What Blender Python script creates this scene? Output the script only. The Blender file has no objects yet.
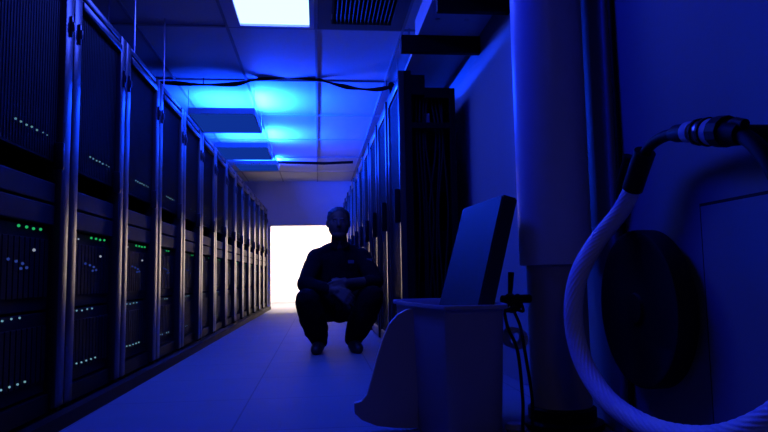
import bpy, bmesh, math, random
from mathutils import Vector, Matrix
random.seed(7)
PI = math.pi
scn = bpy.context.scene
COL = scn.collection

# ------------------------------------------------------------------ camera
CAMH = 0.566
F = 640.0
yc = Vector((-65.5, -62.0, -F)).normalized()
zc = Vector((-0.0175, 1.0, (-62 + 1.15) / F)).normalized()
xc = yc.cross(zc).normalized()
zc = xc.cross(yc).normalized()
R = Matrix((xc, yc, zc))            # rows: camera coordinates of the world axes = camera-to-world rotation
cam_d = bpy.data.cameras.new('camera')
cam = bpy.data.objects.new('camera', cam_d)
COL.objects.link(cam)
cam.matrix_world = Matrix.Translation((0, 0, CAMH)) @ R.to_4x4()
cam_d.sensor_width = 36.0
cam_d.lens = F / 768.0 * 36.0
cam_d.clip_start = 0.02
scn.camera = cam

# ------------------------------------------------------------------ materials
def mat(name, color, rough=0.5, metal=0.0, var=0.12, scale=12.0, bump=0.0, bscale=60.0, spec=0.5):
    m = bpy.data.materials.new(name)
    m.use_nodes = True
    nt = m.node_tree
    b = nt.nodes['Principled BSDF']
    tc = nt.nodes.new('ShaderNodeTexCoord')
    n = nt.nodes.new('ShaderNodeTexNoise')
    n.inputs['Scale'].default_value = scale
    n.inputs['Detail'].default_value = 4
    nt.links.new(tc.outputs['Object'], n.inputs['Vector'])
    mx = nt.nodes.new('ShaderNodeMix')
    mx.data_type = 'RGBA'
    mx.inputs['A'].default_value = tuple(c * (1 - var) for c in color) + (1,)
    mx.inputs['B'].default_value = tuple(min(1, c * (1 + var)) for c in color) + (1,)
    nt.links.new(n.outputs['Fac'], mx.inputs['Factor'])
    nt.links.new(mx.outputs['Result'], b.inputs['Base Color'])
    b.inputs['Roughness'].default_value = rough
    b.inputs['Metallic'].default_value = metal
    b.inputs['Specular IOR Level'].default_value = spec
    if bump:
        n2 = nt.nodes.new('ShaderNodeTexNoise')
        n2.inputs['Scale'].default_value = bscale
        nt.links.new(tc.outputs['Object'], n2.inputs['Vector'])
        bp = nt.nodes.new('ShaderNodeBump')
        bp.inputs['Strength'].default_value = bump
        bp.inputs['Distance'].default_value = 0.01
        nt.links.new(n2.outputs['Fac'], bp.inputs['Height'])
        nt.links.new(bp.outputs['Normal'], b.inputs['Normal'])
    return m

def emit(name, color, strength):
    m = bpy.data.materials.new(name)
    m.use_nodes = True
    nt = m.node_tree
    nt.nodes.clear()
    e = nt.nodes.new('ShaderNodeEmission')
    e.inputs['Color'].default_value = tuple(color) + (1,)
    e.inputs['Strength'].default_value = strength
    o = nt.nodes.new('ShaderNodeOutputMaterial')
    nt.links.new(e.outputs[0], o.inputs[0])
    return m

def floor_mat():
    m = mat('floor_tiles', (0.165, 0.17, 0.195), 0.7, 0, 0.10, 3.0, spec=0.2)
    nt = m.node_tree
    b = nt.nodes['Principled BSDF']
    tc = nt.nodes.new('ShaderNodeTexCoord')
    mp = nt.nodes.new('ShaderNodeMapping')
    mp.inputs['Location'].default_value = (0.33, 0.1, 0)
    br = nt.nodes.new('ShaderNodeTexBrick')
    br.offset = 0.0
    br.inputs['Scale'].default_value = 1.0
    br.inputs['Brick Width'].default_value = 0.65
    br.inputs['Row Height'].default_value = 0.65
    br.inputs['Mortar Size'].default_value = 0.004
    br.inputs['Mortar Smooth'].default_value = 0.1
    br.inputs['Color1'].default_value = (1, 1, 1, 1)
    br.inputs['Color2'].default_value = (0.96, 0.96, 0.96, 1)
    br.inputs['Mortar'].default_value = (0.6, 0.6, 0.6, 1)
    nt.links.new(tc.outputs['Object'], mp.inputs['Vector'])
    nt.links.new(mp.outputs['Vector'], br.inputs['Vector'])
    src = b.inputs['Base Color'].links[0].from_socket
    mul = nt.nodes.new('ShaderNodeMix')
    mul.data_type = 'RGBA'
    mul.blend_type = 'MULTIPLY'
    mul.inputs['Factor'].default_value = 1
    nt.links.new(src, mul.inputs['A'])
    nt.links.new(br.outputs['Color'], mul.inputs['B'])
    nt.links.new(mul.outputs['Result'], b.inputs['Base Color'])
    return m

M = {
    'floor': floor_mat(),
    'wall': mat('painted_wall', (0.24, 0.25, 0.28), 0.6, 0, 0.04, 4, 0.05, 90),
    'darkwall': mat('dark_wall_paint', (0.03, 0.03, 0.035), 0.8, 0, 0.05, 4),
    'farwall': mat('far_wall_paint', (0.78, 0.74, 0.71), 0.7, 0, 0.04, 4),
    'ceil': mat('ceiling_tile', (0.62, 0.63, 0.64), 0.75, 0, 0.07, 40, 0.15, 150),
    'tee': mat('ceiling_grid', (0.36, 0.36, 0.38), 0.8, 0.0, 0.05, spec=0.1),
    'black': mat('black_powder_coat', (0.005, 0.005, 0.006), 0.6, 0, 0.2, 30, spec=0.06),
    'rackframe': mat('rack_frame_grey', (0.036, 0.032, 0.030), 0.30, 0.4, 0.15, 20),
    'rackpanel': mat('rack_mesh_black', (0.004, 0.004, 0.005), 0.6, 0.0, 0.25, 80, spec=0.06),
    'server': mat('server_front', (0.008, 0.008, 0.011), 0.55, 0.0, 0.2, 25, spec=0.1),
    'hole': mat('dark_recess', (0.004, 0.004, 0.004), 0.9),
    'metal': mat('brushed_metal', (0.45, 0.45, 0.47), 0.35, 0.9, 0.1, 30),
    'white': mat('white_metal', (0.62, 0.62, 0.63), 0.7, 0.0, 0.04, 8, spec=0.2),
    'duct': mat('duct_white', (0.55, 0.55, 0.56), 0.5, 0.0, 0.05, 8),
    'vent': mat('vent_grey', (0.12, 0.12, 0.125), 0.8, 0.0, 0.08, 10, spec=0.1),
    'slat': mat('vent_slat', (0.02, 0.02, 0.022), 0.7, 0.0, 0.08, 10, spec=0.2),
    'pipe': mat('pipe_wrap', (0.85, 0.85, 0.85), 0.35, 0.0, 0.05, 10, 0.05, 30),
    'pipe2': mat('pipe_lower_tan', (0.46, 0.41, 0.37), 0.5, 0.0, 0.1, 10, 0.05, 30),
    'plastic': mat('off_white_plastic', (0.44, 0.41, 0.39), 0.42, 0.0, 0.05, 10, 0.03, 80),
    'slab': mat('charcoal_panel', (0.014, 0.014, 0.016), 0.6, 0.0, 0.15, 15),
    'rubber': mat('black_rubber', (0.005, 0.005, 0.005), 0.6, 0.0, 0.2, 40, spec=0.2),
    'hose': mat('white_braided_hose', (0.85, 0.85, 0.86), 0.5, 0.0, 0.1, 120, 0.2, 300),
    'clear': mat('pale_tubing', (0.5, 0.52, 0.55), 0.2, 0.0, 0.1, 40),
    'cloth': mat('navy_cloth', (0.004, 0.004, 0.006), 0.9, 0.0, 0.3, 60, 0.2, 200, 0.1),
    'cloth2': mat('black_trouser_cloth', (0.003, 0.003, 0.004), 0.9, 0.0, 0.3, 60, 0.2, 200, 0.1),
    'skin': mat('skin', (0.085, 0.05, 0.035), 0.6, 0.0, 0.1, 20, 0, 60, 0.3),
    'hair': mat('dark_hair', (0.012, 0.009, 0.008), 0.6, 0.0, 0.3, 120, 0.4, 200),
    'shoe': mat('black_leather', (0.007, 0.007, 0.007), 0.55),
    'patch': mat('pale_patch', (0.07, 0.07, 0.09), 0.7),
    'outwall': mat('bright_white_room', (0.80, 0.76, 0.72), 0.8, 0, 0.02),
    'beige': mat('beige_cupboard', (0.74, 0.66, 0.58), 0.7, 0, 0.05),
    'led_g': emit('led_green', (0.04, 1.0, 0.28), 0.38),
    'led_t': emit('led_teal', (0.35, 0.75, 0.9), 0.42),
    'led_d': emit('led_dim_teal', (0.3, 0.7, 0.75), 0.3),
    'led_w': emit('led_white', (0.7, 0.8, 1.0), 0.35),
    'led_b': emit('led_blue', (0.1, 0.2, 1.0), 0.2),
    'diffuser': emit('lamp_diffuser', (0.55, 0.95, 1.0), 1.6),
    'warm': emit('lamp_diffuser_warm', (1.0, 0.8, 0.72), 0.5),  # glow of the added fill panel behind the camera
    'lens': emit('underside_glow', (0.004, 0.03, 0.30), 1.0),  # emission put in for the blue light on the trough undersides
    'tube': emit('uplight_tube', (0.15, 0.5, 1.0), 1.5),
}

# ------------------------------------------------------------------ mesh helpers
class MB:
    def __init__(self):
        self.bm = bmesh.new()
    def box(self, x0, x1, y0, y1, z0, z1, bev=0.0):
        bm = self.bm
        vs = [bm.verts.new(p) for p in ((x0,y0,z0),(x1,y0,z0),(x1,y1,z0),(x0,y1,z0),(x0,y0,z1),(x1,y0,z1),(x1,y1,z1),(x0,y1,z1))]
        fs = [bm.faces.new([vs[i] for i in q]) for q in ((3,2,1,0),(4,5,6,7),(0,1,5,4),(1,2,6,5),(2,3,7,6),(3,0,4,7))]
        if bev > 0:
            es = list({e for f in fs for e in f.edges})
            bmesh.ops.bevel(bm, geom=es, offset=bev, segments=2, affect='EDGES', profile=0.5)
        return self
    def tube(self, pts, r, seg=16, caps=True, fn=None):
        bm = self.bm
        pts = [Vector(p) for p in pts]
        n = len(pts)
        rs = r if isinstance(r, (list, tuple)) else [r] * n
        t0 = (pts[1] - pts[0]).normalized()
        up = Vector((0, 0, 1)) if abs(t0.z) < 0.9 else Vector((1, 0, 0))
        nrm = (up - t0 * up.dot(t0)).normalized()
        rings = []
        s = 0.0
        for i, p in enumerate(pts):
            t = (pts[min(i + 1, n - 1)] - pts[max(i - 1, 0)]).normalized()
            nrm = (nrm - t * nrm.dot(t)).normalized()
            bn = t.cross(nrm)
            if i: s += (p - pts[i - 1]).length
            ring = []
            for k in range(seg):
                a = 2 * PI * k / seg
                rr = rs[i] * (fn(a, s) if fn else 1)
                ring.append(bm.verts.new(p + (nrm * math.cos(a) + bn * math.sin(a)) * rr))
            rings.append(ring)
        for i in range(n - 1):
            for k in range(seg):
                bm.faces.new((rings[i][k], rings[i][(k+1)%seg], rings[i+1][(k+1)%seg], rings[i+1][k]))
        if caps:
            bm.faces.new(list(reversed(rings[0])))
            bm.faces.new(rings[-1])
        return self
    def lathe(self, prof, c=(0,0,0), axis='Z', seg=48):
        bm = self.bm
        c = Vector(c)
        rings = []
        for (r, h) in prof:
            ring = []
            for k in range(seg):
                a = 2 * PI * k / seg
                u, v = r * math.cos(a), r * math.sin(a)
                p = {'Z': (u, v, h), 'X': (h, u, v), 'Y': (v, h, u)}[axis]
                ring.append(bm.verts.new(c + Vector(p)))
            rings.append(ring)
        for i in range(len(rings) - 1):
            for k in range(seg):
                bm.faces.new((rings[i][k], rings[i][(k+1)%seg], rings[i+1][(k+1)%seg], rings[i+1][k]))
        if prof[0][0] > 1e-6: bm.faces.new(list(reversed(rings[0])))
        if prof[-1][0] > 1e-6: bm.faces.new(rings[-1])
        return self
    def ball(self, c, sx, sy=None, sz=None, sub=2):
        sy = sx if sy is None else sy
        sz = sx if sz is None else sz
        bmesh.ops.create_icosphere(self.bm, subdivisions=sub, radius=1, matrix=Matrix.Translation(c) @ Matrix.Diagonal((sx, sy, sz, 1)))
        return self
    def prism(self, poly, d0, d1, plane='XZ'):
        bm = self.bm
        def P(u, v, d): return {'XZ': (u, d, v), 'XY': (u, v, d), 'YZ': (d, u, v)}[plane]
        a = [bm.verts.new(P(u, v, d0)) for u, v in poly]
        b = [bm.verts.new(P(u, v, d1)) for u, v in poly]
        bm.faces.new(a); bm.faces.new(list(reversed(b)))
        for i in range(len(poly)):
            j = (i + 1) % len(poly)
            bm.faces.new((a[j], a[i], b[i], b[j]))
        return self
    def build(self, name, material, parent=None, smooth=False, angle=40):
        bm = self.bm
        bmesh.ops.recalc_face_normals(bm, faces=bm.faces)
        me = bpy.data.meshes.new(name)
        bm.to_mesh(me); bm.free()
        me.materials.append(material)
        if smooth:
            for p in me.polygons: p.use_smooth = True
            try: me.set_sharp_from_angle(angle=math.radians(angle))
            except Exception: pass
        o = bpy.data.objects.new(name, me)
        COL.objects.link(o)
        if parent is not None: o.parent = parent
        return o

def thing(name, label, cat, loc=(0,0,0), rz=0.0, group=None):
    o = bpy.data.objects.new(name, None)
    COL.objects.link(o)
    o.empty_display_size = 0.1
    o.location = loc
    o.rotation_euler = (0, 0, rz)
    return tag(o, label, cat, group)

def tag(o, label, cat, group=None):
    o['label'] = label; o['category'] = cat
    if group: o['group'] = group
    return o

def struct(o):
    o['kind'] = 'structure'
    return o

def copy_tree(o, parent=None, dim=0.0):
    c = o.copy()
    if dim and o.name.startswith('indicator_light'):     # racks with fewer and smaller lights
        c.scale = tuple(q * (1 - .4 * dim) for q in o.scale)
    COL.objects.link(c)
    if parent is not None: c.parent = parent
    for ch in list(o.children):
        if ch.name.startswith('indicator_light') and random.random() < .75 * dim: continue
        copy_tree(ch, c, dim)
    return c

def smooth_path(ctrl, n=12):
    """Catmull-Rom through control points."""
    P = [Vector(p) for p in ctrl]
    P = [P[0] * 2 - P[1]] + P + [P[-1] * 2 - P[-2]]
    out = []
    for i in range(1, len(P) - 2):
        for k in range(n):
            t = k / n
            a, b, c, d = P[i-1], P[i], P[i+1], P[i+2]
            out.append(0.5 * ((2*b) + (c-a)*t + (2*a-5*b+4*c-d)*t*t + (3*b-a-3*c+d)*t**3))
    out.append(P[-2])
    return out

# ------------------------------------------------------------------ the room
XL, XR, YB, YF, ZC = -2.0, 1.06, -4.0, 12.3, 2.42
struct(MB().box(XL-.1, XR+.1, YB-.1, 16.2, -.1, 0).build('floor', M['floor']))
struct(MB().box(XL-.1, XL, YB-.1, YF, 0, ZC+.1).build('wall_left', M['darkwall']))
struct(MB().box(XR, XR+.1, YB-.1, YF, 0, ZC+.1).build('wall_right', M['wall']))
struct(MB().box(XL, XR, YB-.1, YB, 0, ZC+.1).build('wall_back', M['darkwall']))
# far wall with a wide opening
DX0, DX1, DZ = -0.93, 0.72, 1.60
fw = MB()
fw.box(XL-.1, DX0, YF, YF+.12, 0, ZC+.1); fw.box(DX1, XR+.1, YF, YF+.12, 0, ZC+.1); fw.box(DX0, DX1, YF, YF+.12, DZ, ZC+.1)
struct(fw.build('wall_far', M['farwall']))
tr = MB()
tr.box(DX0-.0, DX0+.03, YF-.01, YF+.13, 0, DZ); tr.box(DX1-.03, DX1, YF-.01, YF+.13, 0, DZ); tr.box(DX0, DX1, YF-.01, YF+.13, DZ-.03, DZ)
struct(tr.build('trim_1', M['farwall']))

# suspended ceiling: tiles between a grid of tees (columns 0.653 wide, rows 1.305 long)
TW, TL = 0.653, 1.29
XG = [XL] + [i * TW - .005 for i in range(-3, 2)] + [XR]
XG = sorted(x for x in XG if XL <= x <= XR)
YG = [YB] + [4.655 + j * TL for j in range(-7, 6)] + [YF]
YG = sorted(y for y in YG if YB <= y <= YF)
LAMP = (-TW - .005, -.005, 4.655 - TL, 4.655)
VENT = (-.005, TW - .005, 4.655 - TL, 4.655)
ce = MB()
for i in range(len(XG) - 1):
    for j in range(len(YG) - 1):
        x0, x1, y0, y1 = XG[i], XG[i+1], YG[j], YG[j+1]
        if abs(y1 - 4.655) < .01 and (abs(x1 + .005) < .01 or abs(x0 + .005) < .01):
            ce.box(x0, x1, y0, y1, ZC + .12, ZC + .14)
            continue
        ce.box(x0, x1, y0, y1, ZC + random.uniform(.004, .009), ZC + .04)
ce.box(XL, XR, YB, YF, ZC + .14, ZC + .16)
ceil = struct(ce.build('ceiling', M['ceil']))
g = MB()
for x in XG[1:-1]: g.box(x - .010, x + .010, YB, YF, ZC - .002, ZC + .03)
for y in YG[1:-1]: g.box(XL, XR, y - .010, y + .010, ZC - .003, ZC + .03)
struct(g.build('trim_2', M['tee']))

# the lit room seen through the opening
br = MB()
br.box(-3.0, 3.0, 16.0, 16.1, 0, 2.6); br.box(-3.1, -3.0, YF+.12, 16.1, 0, 2.6); br.box(3.0, 3.1, YF+.12, 16.1, 0, 2.6)
br.box(-3.1, XL-.1, YF+.02, YF+.12, 0, 2.6); br.box(XR+.1, 3.1, YF+.02, YF+.12, 0, 2.6)
br.box(-3.1, 3.1, YF+.12, 16.1, 2.6, 2.7); br.box(-3.1, XL-.1, YF+.02, 16.1, -.1, 0); br.box(XR+.1, 3.1, YF+.02, 16.1, -.1, 0)
struct(br.build('wall_bright_room', M['outwall']))
cb = thing('cupboard', 'pale beige cupboard in the bright room beyond the far opening', 'cupboard', (0.22, 15.8, 0))
MB().box(-.30, .30, -.15, .15, 0, 1.75, .01).build('body', M['beige'], cb)
for s in (-1, 1):
    d = MB().box(min(0, s*.29)+.005, max(0, s*.29)-.005, -.17, -.15, .08, 1.70, .004).build('door', M['beige'], cb)
    MB().box(s*.05-.008, s*.05+.008, -.19, -.17, .9, 1.05, .003).build('handle', M['metal'], d)

# kerb along the left rack row
kb = MB(); kb.prism([(-1.05, 1.2), (-1.005, 1.2), (-.885, 12.2), (-.95, 12.2)], 0, .055, 'XY')
struct(kb.build('trim_3', M['black']))

# ------------------------------------------------------------------ left rack row
W = 0.72
def led_row(parent, y0, y1, n, z, material, r, x=.012):
    for k in range(n):
        y = y0 + (y1 - y0) * k / max(1, n - 1)
        o = bpy.data.objects.new('indicator_light', LED[material])
        COL.objects.link(o)
        o.location = (x, y + random.uniform(-.004, .004), z + random.uniform(-.002, .002))
        o.scale = (r, r, r)
        o.parent = parent
LED = {}
for k in ('led_g', 'led_t', 'led_d', 'led_w', 'led_b'):
    t = MB().ball((0,0,0), 1, sub=2).build('led', M[k])
    LED[k] = t.data
    bpy.data.objects.remove(t)

def make_left_rack():
    """front plane x = 0 facing +x, width along +y from 0 to W"""
    r = thing('server_rack', 'x', 'server rack')
    c = MB()
    c.box(-.85, -.83, .01, W-.01, .06, 1.86); c.box(-.83, -.06, .01, .03, .06, 1.86); c.box(-.83, -.06, W-.03, W-.01, .06, 1.86)
    c.box(-.83, -.06, .03, W-.03, 1.83, 1.86); c.box(-.83, -.02, .03, W-.03, .06, .13)
    c.box(-.20, -.18, .03, W-.03, .13, 1.83)
    c.build('cabinet', M['black'], r)
    # front frame: two uprights and a stepped top rail
    f = MB()
    for y0 in (0.004, W - .088):
        f.box(-.06, .004, y0, y0 + .084, .07, 1.87, .006)
    f.build('upright_frame', M['rackframe'], r, True)
    t = MB(); t.box(-.06, .0, .088, W-.088, 1.835, 1.87, .006); t.box(-.05, .010, .088, W-.088, 1.775, 1.815, .006)
    t.box(-.05, -.01, .088, W-.088, 1.81, 1.84)
    t.build('top_rail', M['rackframe'], r, True)
    for y0 in (0.035, W - .055):
        h = MB(); h.box(.004, .014, y0 + .002, y0 + .018, 1.60, 1.69, .003); h.box(.004, .021, y0+.004, y0+.016, 1.625, 1.665, .003)
        h.build('hinge', M['rackframe'], r, True)
    # upper mesh door with vertical ribs
    d = MB(); d.box(-.04, -.015, .09, W-.09, 1.05, 1.775)
    for k in range(25):
        y = .10 + k * (W - .2) / 24
        d.box(-.015, -.013, y - .004, y + .004, 1.06, 1.765)
    up = d.build('upper_door', M['rackpanel'], r)
    led_row(up, .25, .42, 5, 1.14, 'led_d', .0042, -.006)
    led_row(up, .47, .51, 2, 1.14, 'led_d', .0028, -.006)
    hd = MB(); hd.box(-.014, .020, W-.125, W-.105, 1.02, 1.13, .004)
    hd.build('handle', M['rackframe'], up, True)
    # two plain blanking panels under the gap
    for z0, z1 in ((.885, .965), (.795, .875)):
        MB().box(-.05, -.015, .095, W-.10, z0, z1, .004).build('drawer_panel', M['server'], r)
    # server chassis
    for q, (z0, z1) in enumerate(((.46, .785), (.14, .45))):
        s = MB(); s.box(-.12, -.035, .095, W-.10, z0, z1, .003)
        n = 12
        for k in range(n):
            y = .105 + k * (W - .22) / n
            s.box(-.035, -.026, y + .003, y + (W - .22) / n - .003, z0 + .05, z1 - .05, .002)
        b = s.build('server_panel', M['rackpanel'], r)
        if q == 0:
            led_row(b, .335, .515, 4, .770, 'led_g', .0056, -.022)
            led_row(b, .46, .46, 1, .691, 'led_w', .006, -.022)
            led_row(b, .18, .18, 1, .758, 'led_w', .004, -.022)
            for yy, zz in ((.27, .650), (.325, .645), (.38, .637), (.41, .622), (.36, .618)):
                led_row(b, yy, yy, 1, zz, 'led_b', .0055, -.022)
        else:
            led_row(b, .18, .365, 4, .441, 'led_t', .0040, -.022)
            led_row(b, .14, .43, 6, .21, 'led_t', .0042, -.022)
    for y0 in (.035, W-.06):
        MB().box(-.03, .0, y0, y0+.03, .055, .07).build('foot', M['black'], r)
    return r

ORD = ['first', 'second', 'third', 'fourth', 'fifth', 'sixth', 'seventh', 'eighth', 'ninth', 'tenth', 'eleventh', 'twelfth', 'thirteenth', 'fourteenth']
proto = make_left_rack()
ang = math.atan2(0.095, 9.9)
def left_x(y): return -1.035 + (y - 3.4) * 0.0097
for i in range(14):
    y = 2.79 + (i - 1) * W
    o = proto if i == 0 else copy_tree(proto, None, min(1, max(0, (i - 2) / 3)))
    o.location = (left_x(y), y, 0)
    o.rotation_euler = (0, 0, -math.atan(0.0097))
    if i == 0: lab = 'nearest black server rack of the left row, cut by the left edge of the photo'
    elif i == 13: lab = 'farthest black server rack of the left row, next to the bright opening'
    else: lab = 'black server rack, %s from the camera along the left row' % ORD[i]
    tag(o, lab, 'server rack', 'server racks in the left row')

# ------------------------------------------------------------------ right rack row
RW, RH, RD = 0.79, 1.985, 0.36
def make_right_rack(first=False):
    """front plane x = 0 facing -x, width along +y"""
    r = thing('equipment_rack', 'x', 'server rack')
    c = MB()
    if first:     # open near side: posts, shelves, dark inside
        for (x0, x1) in ((.0, .055), (RD-.04, RD)):
            c.box(x0, x1, .0, .04, .03, RH - (.0 if x0 == 0 else .12), .003)
        c.box(.055, .15, .0, .05, RH-.17, RH-.03); c.box(.15, RD-.04, .0, .03, RH-.19, RH-.12); c.box(.055, RD-.04, .0, .03, .03, .10)
        c.box(.055, RD-.04, .0, .03, 1.58, 1.62)
        c.box(RD-.02, RD, .04, RW-.02, .03, RH-.12); c.box(.0, RD, RW-.04, RW-.02, .03, RH-.02)
        c.box(.0, RD, .0, RW, .0, .03); c.box(.03, RD-.02, .10, RW-.04, RH-.15, RH-.12)
    else:
        c.box(.02, RD, .0, RW, .0, RH-.005)
    c.build('cabinet', M['black'], r)
    f = MB()
    f.box(-.035, .02, .0, .05, .02, RH, .005); f.box(-.02, .02, RW-.06, RW-.005, .02, RH, .005)
    f.box(-.02, .02, .05, RW-.06, RH-.07, RH, .005); f.box(-.02, .02, .05, RW-.06, .02, .10, .005)
    f.build('door_frame', M['rackframe'], r, True)
    d = MB(); d.box(-.004, .015, .05, RW-.06, .10, RH-.07)
    for k in range(18):
        y = .07 + k * (RW - .15) / 17
        d.box(-.006, -.004, y-.006, y+.006, .12, RH-.09)
    d.build('door', M['rackpanel'], r)
    h = MB(); h.box(-.075, -.035, .012, .04, .93, 1.16, .006); h.box(-.045, -.03, .014, .038, .96, .99); h.box(-.045, -.03, .014, .038, 1.10, 1.13)
    h.build('handle', M['black'], r, True)
    if first:
        for q in range(9):
            xx = .08 + .025 * q
            pts = smooth_path([(xx, .08+.02*random.random(), 1.85), (xx+random.uniform(-.03,.03), .06, 1.5), (xx+random.uniform(-.03,.03), .07, 1.0), (xx+random.uniform(-.02,.02), .08, .4), (xx, .1, .04)], 8)
            MB().tube(pts, .008, 8).build('cable', M['rubber'], r, True)
        for z in (.35, .7, 1.15, 1.45):
            MB().box(.06, RD-.03, .12, RW-.06, z, z+.18, .004).build('equipment_box', M['rackpanel'], r)
        MB().box(.16, .20, .10, .118, 1.62, 1.71, .004).build('tag', M['metal'], r)
    return r
def right_x(y): return 0.592 - (y - 4.27) * 0.0112
rp = None
for i in range(10):
    y = 4.27 + i * 0.795
    if i == 0: o = make_right_rack(True)
    elif i == 1: o = rp = make_right_rack(False)
    else: o = copy_tree(rp)
    o.location = (right_x(y), y, 0)
    o.rotation_euler = (0, 0, math.atan(0.0112))
    if i == 0: lab = 'nearest rack of the right row, its near side open and full of dark cables'
    elif i == 9: lab = 'farthest black rack of the right row, against the far wall'
    else: lab = 'closed black rack, %s from the camera along the right row' % ORD[i]
    tag(o, lab, 'server rack', 'equipment racks in the right row')

# ------------------------------------------------------------------ ceiling fittings
x0, x1, y0, y1 = LAMP
l = thing('ceiling_light', 'bright glowing rectangular light panel set in the ceiling above the aisle', 'ceiling light', ((x0+x1)/2, (y0+y1)/2, ZC))
hx, hy = (x1-x0)/2 - .012, (y1-y0)/2 - .012
f = MB(); f.box(-hx, -hx+.09, -hy, hy, -.004, .10); f.box(hx-.035, hx, -hy, hy, -.004, .10); f.box(-hx+.09, hx-.035, -hy, -hy+.03, -.004, .10); f.box(-hx+.09, hx-.035, hy-.03, hy, -.004, .10)
f.build('frame', M['white'], l)
MB().box(-hx+.09, hx-.035, -hy+.03, hy-.03, .012, .02).build('diffuser', M['diffuser'], l)

x0, x1, y0, y1 = VENT
v = thing('ceiling_vent', 'dark slatted air vent in the ceiling beside the light panel', 'vent', ((x0+x1)/2, (y0+y1)/2, ZC))
hx, hy = (x1-x0)/2 - .012, (y1-y0)/2 - .012
f = MB(); f.box(-hx, -hx+.10, -hy, hy, -.006, .03); f.box(hx-.09, hx, -hy, hy, -.006, .03); f.box(-hx+.10, hx-.09, -hy, -hy+.08, -.006, .03); f.box(-hx+.10, hx-.09, hy-.10, hy, -.006, .03)
f.build('frame', M['vent'], v)
MB().box(-hx+.09, hx-.05, -hy+.08, hy-.10, .07, .08).build('backing', M['hole'], v)
ns = 15
for k in range(ns):
    x = -hx + .115 + k * (2*hx - .225) / (ns - 1)
    MB().prism([(x-.010, .0), (x-.004, -.004), (x+.012, .03), (x+.006, .034)], -hy+.08, hy-.10).build('slat', M['slat'], v)

# second light panel, next bay towards the camera (above the top edge of the photo)
l2 = copy_tree(l)
l2.location.y -= TL
tag(l2, 'ceiling light panel one bay nearer the camera, above the top edge of the photo', 'ceiling light')

# added warm-white panel behind the camera, unseen fill for surfaces facing the camera
l3 = copy_tree(l)
l3.location.y -= 5 * TL
tag(l3, 'added warm white fill panel overhead, far behind the camera', 'ceiling light')
for ch in l3.children:
    if ch.name.startswith('diffuser'):
        ch.data = ch.data.copy(); ch.data.materials[0] = M['warm']

# uplight troughs hanging over the left rack row
def make_uplight(dz):
    t = thing('uplight_trough', 'x', 'light fixture')
    b = MB()
    b.box(-.32, .32, -.42, -.408, .0, .06); b.box(-.32, .32, .408, .42, .0, .06)
    b.box(-.32, -.308, -.408, .408, .0, .06); b.box(.308, .32, -.408, .408, .0, .06); b.box(-.308, .308, -.408, .408, .012, .02)
    b.build('trough', M['white'], t)
    MB().box(-.307, .307, -.407, .407, .003, .011).build('lens', M['lens'], t)  # plate with faint emission, stands in for blue light on the underside
    for y in (-.14, .14):
        MB().tube([(-.29, y, .042), (.29, y, .042)], .013, 12).build('lamp_tube', M['tube'], t, True)
    for sx in (-1, 1):
        for sy in (-1, 1):
            MB().tube([(sx*.314, sy*.414, .05), (sx*.314, sy*.414, dz - .001)], .003, 6).build('hanger', M['metal'], t)
    return t
U = []
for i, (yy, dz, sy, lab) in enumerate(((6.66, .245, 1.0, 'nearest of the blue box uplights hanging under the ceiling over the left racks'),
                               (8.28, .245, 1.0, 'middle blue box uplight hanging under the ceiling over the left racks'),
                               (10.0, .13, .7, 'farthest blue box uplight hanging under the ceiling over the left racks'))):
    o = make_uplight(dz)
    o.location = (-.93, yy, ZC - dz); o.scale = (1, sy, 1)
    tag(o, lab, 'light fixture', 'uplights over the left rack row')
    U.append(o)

# threaded rods from the ceiling to the left rack tops
for i, (yy, xo, lab) in enumerate(((3.79, -.0, 'leftmost of the three thin rods from the ceiling to the left rack tops'),
                                   (4.19, -.28, 'middle of the three thin ceiling rods, set back on the left rack tops'),
                                   (4.52, -.0, 'rightmost of the three thin rods from the ceiling to the left rack tops'))):
    x = -1.07 + xo
    o = MB().tube([(0, 0, 1.872 if xo > -.1 else 1.862), (0, 0, ZC - .003)], .005, 8)
    o.lathe([(.014, 1.875), (.014, 1.885)], seg=6)
    o = o.build('hanging_rod', M['metal'], None, True)
    o.location = (x, yy, 0)
    tag(o, lab, 'rod', 'ceiling rods over the left racks')

# cable slung under the ceiling across the aisle
cy = 5.88
def ray(px, py, X=None, Y=None, Z=None):
    d = R @ Vector(((px - 384) / F, (216 - py) / F, -1.0))
    o = Vector((0, 0, CAMH))
    if Y is not None: t = Y / d.y
    elif X is not None: t = X / d.x
    else: t = (Z - CAMH) / d.z
    return o + d * t
pts = [(-1.9, cy+.05, 2.385), (-1.6, cy, 2.375)] + [tuple(ray(a, b, Y=cy)) for a, b in ((170, 83), (200, 84.6), (234, 84.2), (252, 80.5), (270, 78), (294, 77.6), (317, 79.4), (338, 85), (356, 88.5), (377, 89.5), (393, 86))]
pts.append((.69, cy, 2.36)); pts.append((.74, cy + .05, 2.05))
sp = smooth_path(pts, 10)
rad = [.016 + .006 * math.sin(i * .35) for i in range(len(sp))]
sc_ = MB().tube(sp, rad, 12).build('slung_cable', M['rubber'], None, True)
for px_ in (205, 262, 317, 386):
    k_ = min(sp, key=lambda q: abs(q.x - ray(px_, 84, Y=cy).x))
    MB().tube([(k_.x, k_.y, k_.z), (k_.x, k_.y, ZC - .001)], .004, 8).build('tie', M['rubber'], sc_, True)
tag(sc_, 'black wavy cable bundle slung across the aisle just under the ceiling', 'cable')
# small dark seam strip farther back
tag(MB().tube([(-.62, 9.88, 2.36), (.1, 9.88, 2.34), (.55, 9.88, 2.36)], .022, 10).build('cable_conduit', M['black'], None, True), 'straight dark conduit across the ceiling near the far end', 'conduit')

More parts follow.
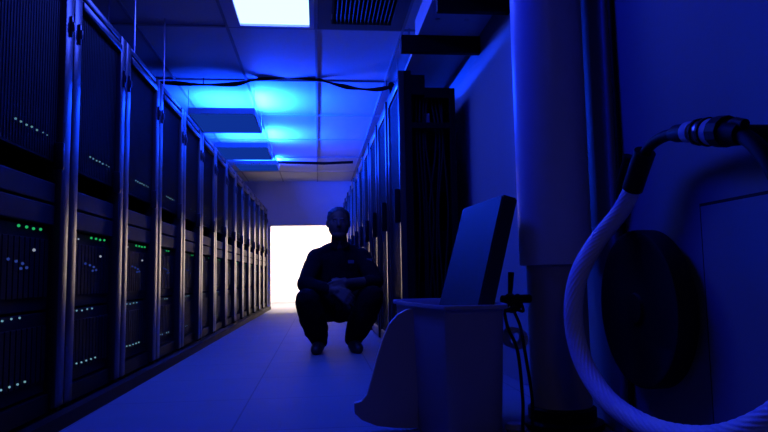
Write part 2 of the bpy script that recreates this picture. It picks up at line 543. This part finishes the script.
# shallow tray duct and its struts on the right
d = thing('overhead_duct', 'shallow pale duct hanging under the ceiling above the right rack row', 'duct', (.652, 2.9, 2.119))
b = MB(); b.box(0, .40, 0, 1.17, 0, .012); b.box(0, .012, 0, 1.17, .012, .14); b.box(.388, .40, 0, 1.17, .012, .14); b.box(0.012, .388, 0, 1.17, .128, .14); b.box(0.012, .388, 1.158, 1.17, .012, .128)
b.build('body', M['duct'], d)
for yy in (.5, .8):
    for xx in (.08, .26):
        MB().lathe([(.016, -.004), (.016, 0)], (xx, yy, 0), seg=12).build('rivet', M['metal'], d)
ft_ = MB().box(.665, 1.052, 4.08, 5.9, 2.119, 2.14, .003).build('flat_tray', M['duct'], None)
for yy in (4.6, 5.3):
    for xx in (.69, .965):
        MB().tube([(xx, yy, 2.13), (xx, yy, ZC - .001)], .005, 8).build('hanger', M['metal'], ft_)
tag(ft_, 'thin flat tray continuing behind the strut above the first right rack', 'tray')
for yy, x0, lab in ((3.98, .545, 'black strut under the duct end, poking out beside the first right rack'), (3.33, .66, 'black strut across the duct at the top edge of the photo')):
    s = thing('support_strut', lab, 'strut', (x0, yy, 2.004), 0, 'struts carrying the overhead duct')
    c = MB(); c.box(0, XR - x0, -.022, .022, 0, .012); c.box(0, XR - x0, -.022, -.012, .012, .113); c.box(0, XR - x0, .012, .022, .012, .113)
    c.box(XR - x0 - .012, XR - x0, -.022, .022, .0, .113)
    c.build('channel', M['black'], s)
    MB().box(-.004, 0, -.022, .022, 0, .103).build('end_cap', M['rubber'], s)

# ------------------------------------------------------------------ right side: pipe, hose, drum
p = thing('vertical_pipe', 'thick pale vertical pipe in front of the right wall, narrower below', 'pipe', (.905, 2.38, 0))
MB().lathe([(.134, .600), (.1365, .605), (.1365, ZC - .004)], seg=64).build('upper_sleeve', M['pipe'], p, True)
lw = MB(); lw.lathe([(.1115, .07), (.1115, .66)], seg=64); lw.build('lower_pipe', M['pipe2'], p, True)
MB().lathe([(.150, .0), (.150, .02), (.125, .03), (.125, .07), (.1115, .078)], seg=64).build('base_flange', M['rubber'], p, True)

vv = thing('drain_valve', 'small black valve with an upright lever beside the pale pipe', 'valve', (.705, 2.33, .475))
MB().tube([(.085, .03, 0), (-.03, 0, 0)], .016, 12).build('body', M['rubber'], vv, True)
MB().ball((0, 0, 0), .024).build('ball_housing', M['rubber'], vv, True)
MB().tube([(.0, 0, .01), (.004, 0, .05), (.008, 0, .10)], [.007, .010, .012], 10).build('lever', M['rubber'], vv, True)
MB().tube([(-.02, 0, .0), (-.035, 0, -.03)], .013, 10).build('spout', M['rubber'], vv, True)
for i, (dx, dy, lab) in enumerate(((-.03, 0, 'thin black cable hanging from the valve, nearest the white bin'), (.01, .02, 'thin black cable hanging from the valve, nearest the pale pipe'))):
    pts = smooth_path([(.71+dx, 2.33+dy, .44), (.705+dx*1.3, 2.24+dy, .38), (.71+dx*.8, 2.20+dy, .30), (.725+dx, 2.19+dy, .14), (.72+dx, 2.17+dy, .012), (.76+dx, 2.10+dy, .008)], 10)
    tag(MB().tube(pts, .006, 8).build('hanging_cable', M['rubber'], None, True), lab, 'cable', 'cables hanging from the drain valve')
kn = MB()
for k in range(5):
    a0 = random.uniform(0, 6)
    kn.tube(smooth_path([(.690 + .028*math.cos(a0 + q*1.3) + .004*k, 2.275 + .012*math.sin(a0 + q), .462 + .030*math.sin(a0 + q*1.3 + k)) for q in range(6)], 6), .0055, 8)
tag(kn.build('cable_knot', M['rubber'], None, True), 'tangled black cable knot in front of the valve beside the white bin', 'cable')
co = MB()
for k in range(5):
    cpt = Vector((.712, 2.315, .335))
    rr = .034
    ring = [cpt + Vector((rr*1.0*math.cos(a), -.035 + k*.016 + .006*math.sin(2*a+k), rr*.9*math.sin(a))) for a in [2*PI*j/32 for j in range(33)]]
    co.tube(ring, .0075, 8)
tag(co.build('hose_coil', M['clear'], None, True), 'small coil of pale tubing tucked between the white bin and the pipe', 'hose')
tag(MB().lathe([(0.001, .004), (.03, .004), (.042, .018), (.03, .034), (.0, .036)], (.70, 2.30, 0), seg=24).build('floor_cap', M['clear'], None, True), 'small pale cap lying on the floor at the foot of the pipe', 'cap')

# conduits on the wall right of the pipe
cd = MB().tube([(1.043, 2.155, .002), (1.043, 2.155, ZC - .004)], .014, 16).build('wall_conduit', M['wall'], None, True)
tag(cd, 'thin vertical conduit on the right wall just right of the pale pipe', 'conduit')
ck = MB().tube([(1.049, 2.118, .002), (1.049, 2.112, 1.0), (1.049, 2.13, ZC - .004)], .009, 10).build('wall_cable', M['rubber'], None, True)
tag(ck, 'black cable running straight up the right wall beside the conduit', 'cable')

# access panel on the wall
a = thing('access_panel', 'large flush rectangular panel outlined on the right wall below the hose coupling', 'panel', (XR - .001, 0, 0))
g2 = MB(); g2.box(-.003, 0, .82, 1.672, .002, .753)
g2.build('gap', M['hole'], a)
MB().box(-.007, -.0031, .83, 1.662, .010, .744, .001).build('panel', M['wall'], a)

# round black drum
dr = thing('cable_drum', 'round black drum hanging on the right wall inside the hose loop', 'drum', (XR - .010, 1.915, .455))
DS = .88
MB().lathe([(q0*DS, q1*.75) for q0, q1 in [(.0001, -.105), (.05, -.105), (.055, -.095), (.235, -.085), (.262, -.10), (.272, -.098), (.276, -.085), (.276, -.02), (.262, -.008), (.0001, -.0)]], axis='X', seg=72).build('drum', M['rubber'], dr, True)

# thick braided hose: one thing with sleeve, elbow and coupling
hs = thing('braided_hose', 'thick white braided hose looping down the right wall from a black coupling', 'hose', (.97, 1.9, 0))
def hp(px, py, X=.965):
    q = ray(px, py, X=X)
    return q - hs.location
ctl = [hp(634, 186), hp(620, 212, .95), hp(598, 240, .90), hp(580, 272, .83), hp(573.5, 305, .80), hp(576, 338, .80), hp(587, 370, .81), hp(608, 400, .83), hp(637, 421, .86), hp(670, 434, .88), hp(712, 438, .90), hp(752, 428, .91), hp(790, 405, .92), hp(840, 360, .92)]
sp = smooth_path(ctl, 22)
nst = 15
MB().tube(sp, [.025 + .003*min(1, i/60) for i in range(len(sp))], 96, True, lambda a_, s_: 0.98 + .075 * abs(math.sin((nst*a_ - 2*PI*s_/.030*1.0)/2))).build('hose', M['hose'], hs, True, 80)
ctl = [hp(632.5, 189), hp(640, 166), hp(645, 152)]
MB().tube(smooth_path(ctl, 6), .031, 24).build('sleeve', M['rubber'], hs, True)
ctl = [hp(643, 158), hp(650, 146), hp(663, 137), hp(680, 133), hp(692, 132)]
MB().tube(smooth_path(ctl, 10), .016, 20).build('elbow_pipe', M['rubber'], hs, True)
MB().tube([hp(672, 134.5), hp(677, 133.5), hp(690, 132.3)], [.017, .024, .024], 20).build('bushing', M['rubber'], hs, True)
def ring(pxa, pxb, r_, m_, name):
    MB().tube([hp(pxa, 132.2 - (pxa-690)*.02), hp(pxb, 132.2 - (pxb-690)*.02)], r_, 12 if 'nut' in name else 24).build(name, M[m_], hs, True, 20)
ring(688, 694.5, .028, 'white', 'ring'); ring(694.5, 700, .021, 'rubber', 'groove'); ring(699, 701, .035, 'rubber', 'nut'); ring(701, 706, .030, 'metal', 'ring')
ring(706, 710.5, .022, 'rubber', 'groove'); ring(707, 709.5, .037, 'rubber', 'nut'); ring(710.5, 716, .033, 'white', 'ring'); ring(716, 719, .024, 'rubber', 'groove'); ring(718, 728, .038, 'rubber', 'nut')
MB().tube([hp(726, 133), hp(742, 134)], [.033, .026], 20).build('valve_body', M['rubber'], hs, True)
MB().tube([hp(728, 126, .96), hp(736, 122, .96), hp(745, 124, .96)], .012, 10).build('valve_lever', M['rubber'], hs, True)
MB().tube([hp(741, 134), hp(744, 134)+Vector((.088, 0, 0))], .022, 16).build('wall_bracket', M['rubber'], hs, True)
ctl = [hp(738, 134), hp(750, 140), hp(762, 152), hp(775, 172), hp(790, 205)]
MB().tube(smooth_path(ctl, 8), .019, 16).build('return_pipe', M['rubber'], hs, True)
ctl = [ray(629, 156, X=1.03), ray(623, 178, X=1.03), ray(621, 200, X=1.035), ray(620, 222, X=1.04)]
tag(MB().tube(smooth_path(ctl, 8), .017, 16).build('capped_pipe', M['rubber'], None, True), 'short black tube end standing just behind the hose sleeve', 'pipe')

# ------------------------------------------------------------------ white bin and the slab in it
bn = thing('plastic_bin', 'off-white plastic bin with a curved side fin in the right foreground', 'bin', (.48, 2.42, 0))
def loop(sc, z, inset=0.0):
    base = [(-.055, -.33), (.10, -.335), (.135, -.31), (.15, -.25), (.20, .20), (.19, .33), (.15, .37), (-.09, .37), (-.145, .33), (-.158, .25), (-.130, -.02), (-.075, -.30)]
    out = []
    for (x, y) in base:
        cx, cy2 = .02, .02
        out.append((cx + (x - cx) * sc, cy2 + (y - cy2) * sc, z))
    P = [Vector(q) for q in out]
    n = len(P); res = []
    for i in range(n):
        a_, b_, c_, d_ = P[i-1], P[i], P[(i+1)%n], P[(i+2)%n]
        for k in range(6):
            t = k / 6
            # chords softened a little at the corners
            cr = 0.5 * ((2*b_) + (c_-a_)*t + (2*a_-5*b_+4*c_-d_)*t*t + (3*b_-a_-3*c_+d_)*t**3)
            res.append(b_.lerp(c_, t) * .6 + cr * .4)
    return res
bm_ = MB()
secs = [(.88, .0), (.90, .006), (.985, .43), (1.0, .452), (1.06, .455), (1.065, .462), (1.06, .468), (.985, .468), (.965, .455), (.955, .43), (.87, .03)]
rings = [[bm_.bm.verts.new(q) for q in loop(sc, z)] for sc, z in secs]
for i in range(len(rings) - 1):
    for k in range(len(rings[0])):
        n = len(rings[0])
        bm_.bm.faces.new((rings[i][k], rings[i][(k+1)%n], rings[i+1][(k+1)%n], rings[i+1][k]))
bm_.bm.faces.new(list(reversed(rings[0]))); bm_.bm.faces.new(rings[-1])
bm_.build('tub', M['plastic'], bn, True, 50)
fin = [(-.118, .008), (-.20, .012), (-.27, .022), (-.325, .045), (-.352, .07), (-.352, .105), (-.325, .112), (-.305, .135), (-.285, .20), (-.262, .28), (-.242, .34), (-.218, .39), (-.185, .425), (-.150, .442), (-.118, .446)]
MB().prism(fin, -.02, .012).build('side_fin', M['plastic'], bn)

sl = thing('leaning_slab', 'flat charcoal slab standing tilted in the white bin', 'slab', (0, 0, 0))
# upright board along the aisle, leaning to the right at the top
near_t, far_t = Vector((.677, 2.28, .862)), Vector((.628, 2.72, .858))
near_b, far_b = Vector((.480, 2.28, .10)), Vector((.408, 2.70, .10))
thk = Vector((.058, .004, -.016))
bb = bmesh.new()
vs = [bb.verts.new(q) for q in (near_b, far_b, far_t, near_t, near_b+thk, far_b+thk, far_t+thk, near_t+thk)]
fs = [bb.faces.new([vs[i] for i in q]) for q in ((0,1,2,3), (7,6,5,4), (0,3,7,4), (1,5,6,2), (3,2,6,7), (0,4,5,1))]
bmesh.ops.bevel(bb, geom=list(bb.edges), offset=.006, segments=2, affect='EDGES')
q = MB(); q.bm.free(); q.bm = bb
q.build('board', M['slab'], sl, True, 30)
# ------------------------------------------------------------------ the person
PO = Vector((.165, 5.05, 0))
def eval_mesh(me, mods):
    o = bpy.data.objects.new('tmp', me)
    COL.objects.link(o)
    for typ, kw in mods:
        m_ = o.modifiers.new(typ, typ)
        for k, v_ in kw.items(): setattr(m_, k, v_)
    dg = bpy.context.evaluated_depsgraph_get()
    dg.update()
    out = bpy.data.meshes.new_from_object(o.evaluated_get(dg), depsgraph=dg)
    bpy.data.objects.remove(o)
    return out

def chain(bm, pts, rs, seg=14):
    """tapered limb: swept rings with rounded ends, added to bm (united later by remeshing)"""
    sp_, rr = [], []
    n = 6
    for i in range(len(pts) - 1):
        for k in range(n):
            t = k / n
            sp_.append(Vector(pts[i]).lerp(Vector(pts[i+1]), t)); rr.append(rs[i] + (rs[i+1] - rs[i]) * t)
    sp_.append(Vector(pts[-1])); rr.append(rs[-1])
    m_ = MB(); m_.bm.free(); m_.bm = bm
    m_.tube(sp_, rr, seg)
    for p_, r_ in zip(pts, rs):
        m_.ball(p_, r_ * 1.0, sub=2)

def finish(bm, name, material, parent, voxel, smooth=6, disp=0.0, dscale=.08):
    bmesh.ops.recalc_face_normals(bm, faces=bm.faces)
    me = bpy.data.meshes.new(name)
    bm.to_mesh(me); bm.free()
    mods = [('REMESH', dict(mode='VOXEL', voxel_size=voxel)), ('SMOOTH', dict(factor=.5, iterations=smooth))]
    if disp:
        tx = bpy.data.textures.new(name + '_folds', 'CLOUDS'); tx.noise_scale = dscale
        mods.append(('DISPLACE', dict(texture=tx, strength=disp, mid_level=.5)))
    out = eval_mesh(me, mods)
    out.name = name
    out.materials.clear(); out.materials.append(material)
    for p_ in out.polygons: p_.use_smooth = True
    o = bpy.data.objects.new(name, out)
    COL.objects.link(o)
    o.parent = parent
    return o

per = thing('person', 'person squatting in the aisle facing the camera, dark shirt and trousers, forearms on knees', 'person', PO)
per.scale = (1.03, 1.03, 1.03)
hipL, hipR = (.09, .20, .31), (-.09, .20, .31)
knL, knR = (.228, -.20, .405), (-.246, -.20, .395)
anL, anR = (.096, .0, .085), (-.157, .0, .085)
shL, shR = (.172, .07, .712), (-.176, .07, .712)
elL, elR = (.268, -.09, .515), (-.262, -.09, .505)
wrL, wrR = (.035, -.235, .515), (-.03, -.265, .455)
b = bmesh.new()
chain(b, [(0, .22, .30), (0, .20, .42), (0, .14, .58), (0, .09, .70), (0, .06, .79), (0, .035, .87)], [.10, .10, .105, .095, .066, .060])
for h_, k_, a_ in ((hipL, knL, anL), (hipR, knR, anR)):
    chain(b, [(0, .22, .30), h_, k_], [.08, .075, .05]); chain(b, [k_, Vector(k_).lerp(Vector(a_), .3), a_], [.048, .05, .034])
    chain(b, [a_, (a_[0]*1.08, a_[1]-.05, .05), (a_[0]*1.2, a_[1]-.17, .03)], [.032, .035, .024])
for s_, e_, w_ in ((shL, elL, wrL), (shR, elR, wrR)):
    chain(b, [(0, .08, .73), s_, e_], [.06, .048, .038]); chain(b, [e_, Vector(e_).lerp(Vector(w_), .3), w_], [.038, .040, .026])
# hands: palms and five curled fingers each
def hand(b, w_, d_, side, thumb):
    w_ = Vector(w_); d_ = Vector(d_).normalized(); side = Vector(side).normalized()
    nrm = d_.cross(side).normalized()
    if nrm.z > 0: nrm = -nrm
    palm_end = w_ + d_ * .085
    for t in (-.5, -.17, .17, .5):
        chain(b, [w_ + side * t * .045, palm_end + side * t * .070], [.015, .014], 8)
    for t, L in zip((-.5, -.17, .17, .5), (.070, .082, .078, .060)):
        p0 = palm_end + side * t * .074
        p1 = p0 + d_ * L * .42 + nrm * .008
        p2 = p1 + d_ * L * .28 + nrm * L * .30
        p3 = p2 + d_ * L * .05 + nrm * L * .30
        chain(b, [p0, p1, p2, p3], [.010, .0095, .0085, .0075], 8)
    q0 = w_ + d_ * .025 + side * thumb * .020
    q1 = q0 + d_ * .030 + side * thumb * .030 + nrm * .008
    q2 = q1 + d_ * .032 + side * thumb * .006 + nrm * .010
    chain(b, [q0, q1, q2], [.013, .0105, .009], 8)
hand(b, wrL, Vector((-.9, -.18, -.32)), (-.25, .15, .9), 1)
hand(b, wrR, Vector((.72, -.25, -.5)), (.5, .2, .8), 1)
# head
H = Vector((-.004, .02, .968))
m_ = MB(); m_.bm.free(); m_.bm = b
m_.ball(H + Vector((0, .02, .028)), .084, .098, .094, 3)
m_.ball(H + Vector((0, -.02, -.032)), .080, .076, .088, 3)
m_.ball(H + Vector((0, -.045, -.090)), .058, .042, .036, 3)
chain(b, [H + Vector((0, -.085, .015)), H + Vector((0, -.108, -.025))], [.010, .015], 8)
for s in (-1, 1):
    m_.ball(H + Vector((s*.086, .015, -.005)), .010, .020, .032, 2)
    m_.ball(H + Vector((s*.030, -.080, .025)), .022, .012, .008, 2)
    m_.ball(H + Vector((s*.042, -.062, -.02)), .020, .022, .022, 2)
m_.ball(H + Vector((0, -.083, -.058)), .026, .012, .008, 2)
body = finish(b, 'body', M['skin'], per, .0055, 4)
for s in (-1, 1):
    MB().ball(H + Vector((s*.031, -.078, .008)), .011, .009, .008).build('eye', M['patch'], per, True)
hb = bmesh.new()
m_ = MB(); m_.bm.free(); m_.bm = hb
m_.ball(H + Vector((0, .03, .042)), .089, .101, .086, 3)
for k in range(60):
    a_ = random.uniform(0, 2*PI); e_ = random.uniform(.1, 1.3)
    m_.ball(H + Vector((0.086*math.cos(a_)*math.cos(e_), .03+.098*math.sin(a_)*math.cos(e_), .042+.082*math.sin(e_))), .011, sub=1)
# clear the face side
geom = [v_ for v_ in hb.verts if v_.co.y < H.y - .045 and v_.co.z < H.z + .065]
for v_ in geom: v_.co.y = H.y - .045 + (v_.co.y - H.y + .045) * .05
geom = [v_ for v_ in hb.verts if v_.co.z < H.z - .03]
for v_ in geom:
    k_ = max(.75, 1 + (v_.co.z - H.z + .03) * 2.5)
    v_.co.x = H.x + (v_.co.x - H.x) * k_
    if v_.co.y < H.y + .05: v_.co.z = H.z - .03 + (v_.co.z - H.z + .03) * .3
finish(hb, 'hair', M['hair'], per, .007, 3)
# shirt
b = bmesh.new()
chain(b, [(0, .21, .33), (0, .18, .44), (0, .13, .58), (0, .09, .70), (0, .07, .765)], [.135, .14, .145, .115, .075], 20)
for s in (-1, 1):
    chain(b, [(s*.05, .20, .36), (s*.075, .14, .56), (s*.10, .085, .690)], [.125, .13, .085], 16)
    chain(b, [(s*.02, .07, .790), (s*.10, .07, .752), (s*.172, .07, .706)], [.055, .054, .064], 16)
chain(b, [shL, Vector(shL).lerp(Vector(elL), .5), elL, Vector(elL).lerp(Vector(wrL), .32)], [.070, .068, .062, .050], 16)
chain(b, [shR, Vector(shR).lerp(Vector(elR), .5), elR, Vector(elR).lerp(Vector(wrR), .75)], [.070, .068, .062, .042], 16)
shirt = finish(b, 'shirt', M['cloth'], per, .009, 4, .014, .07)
# collar
cl = MB()
for s in (-1, 1):
    cl.prism([(s*.004, .815), (s*.055, .835), (s*.075, .80), (s*.03, .765)], -.015, -.005)
cl.build('collar', M['cloth'], per)
# trousers
b = bmesh.new()
chain(b, [(0, .24, .32), (0, .20, .40)], [.13, .13], 18)
for h_, k_, a_ in ((hipL, knL, anL), (hipR, knR, anR)):
    chain(b, [(0, .23, .32), h_, Vector(h_).lerp(Vector(k_), .5), k_], [.11, .108, .100, .086], 18)
    k2 = Vector(k_); a2 = Vector(a_)
    chain(b, [k2, k2.lerp(a2, .35), k2.lerp(a2, .75), a2 + Vector((0, -.01, .0))], [.088, .100, .092, .066], 16)
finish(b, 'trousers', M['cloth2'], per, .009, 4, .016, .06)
for a_ in (anL, anR):
    b = bmesh.new()
    s = 1 if a_[0] > 0 else -1
    chain(b, [(a_[0], a_[1]+.03, .045), (a_[0]+s*.008, a_[1]-.06, .050), (a_[0]+s*.022, a_[1]-.17, .042), (a_[0]+s*.028, a_[1]-.21, .038)], [.042, .046, .044, .034], 16)
    for v_ in b.verts:
        if v_.co.z < .012: v_.co.z = .006
    sh = finish(b, 'shoe', M['shoe'], per, .007, 3)
    z0 = min(v_.co.z for v_ in sh.data.vertices)
    sh.location = (0, 0, -z0 + .001)
MB().box(.062, .108, -.062, -.056, .655, .680, .002).build('chest_patch', M['patch'], per)
MB().box(.205, .245, -.040, -.034, .650, .690, .002).build('sleeve_patch', M['patch'], per)

# ------------------------------------------------------------------ lights
def area(name, loc, rot, sx, sy, power, color, spread=PI):
    ld = bpy.data.lights.new(name, 'AREA')
    ld.shape = 'RECTANGLE'; ld.size = sx; ld.size_y = sy
    ld.energy = power; ld.color = color; ld.spread = spread
    o = bpy.data.objects.new(name, ld)
    COL.objects.link(o)
    o.location = loc; o.rotation_euler = rot
    return o
UPC = (0.003, 0.040, 1.0)
BLUE = (0.003, 0.016, 1.0)
area('ceiling_panel_light', ((LAMP[0]+LAMP[1])/2 + .027, (LAMP[2]+LAMP[3])/2, ZC + .004), (0, 0, 0), .48, 1.2, 40, BLUE)
area('ceiling_panel_light', ((LAMP[0]+LAMP[1])/2 + .027, (LAMP[2]+LAMP[3])/2 - TL, ZC + .004), (0, 0, 0), .48, 1.2, 31, BLUE)
area('rear_fill_light', (l3.location.x, l3.location.y, ZC + .004), (0, 0, 0), .48, 1.2, 2.8, (1.0, 0.84, 0.86))  # warm fill cast by the added rear panel
for i, (o, pw) in enumerate(zip(U, (105, 90, 34))):
    area('uplight', (o.location.x, o.location.y, o.location.z + .058), (PI, 0, 0), .56, .6 * o.scale.y, pw, UPC)
    area('uplight_side', (o.location.x + .30, o.location.y, o.location.z + .090), (0, math.radians(-115), 0), .05, .6 * o.scale.y, pw * 2.4, UPC)
area('bright_room_light', (0, YF + .45, 2.35), (math.radians(72), 0, 0), 4.5, .4, 170, (1.0, 0.82, 0.74), math.radians(150))
area('bright_room_overhead', (-.1, 13.45, 2.57), (0, 0, 0), 1.8, .5, 290, (1.0, 0.82, 0.74))

w = bpy.data.worlds.new('world')
scn.world = w
w.use_nodes = True
w.node_tree.nodes['Background'].inputs['Color'].default_value = (0.0, 0.01, 0.08, 1)
w.node_tree.nodes['Background'].inputs['Strength'].default_value = 0.05

scn.view_settings.view_transform = 'Standard'
scn.view_settings.look = 'None'
scn.view_settings.exposure = 0.0
scn.view_settings.gamma = 1.0
scn.view_settings.use_curve_mapping = False
scn.cycles.use_denoising = True
scn.cycles.max_bounces = 8
scn.cycles.sample_clamp_indirect = 6.0
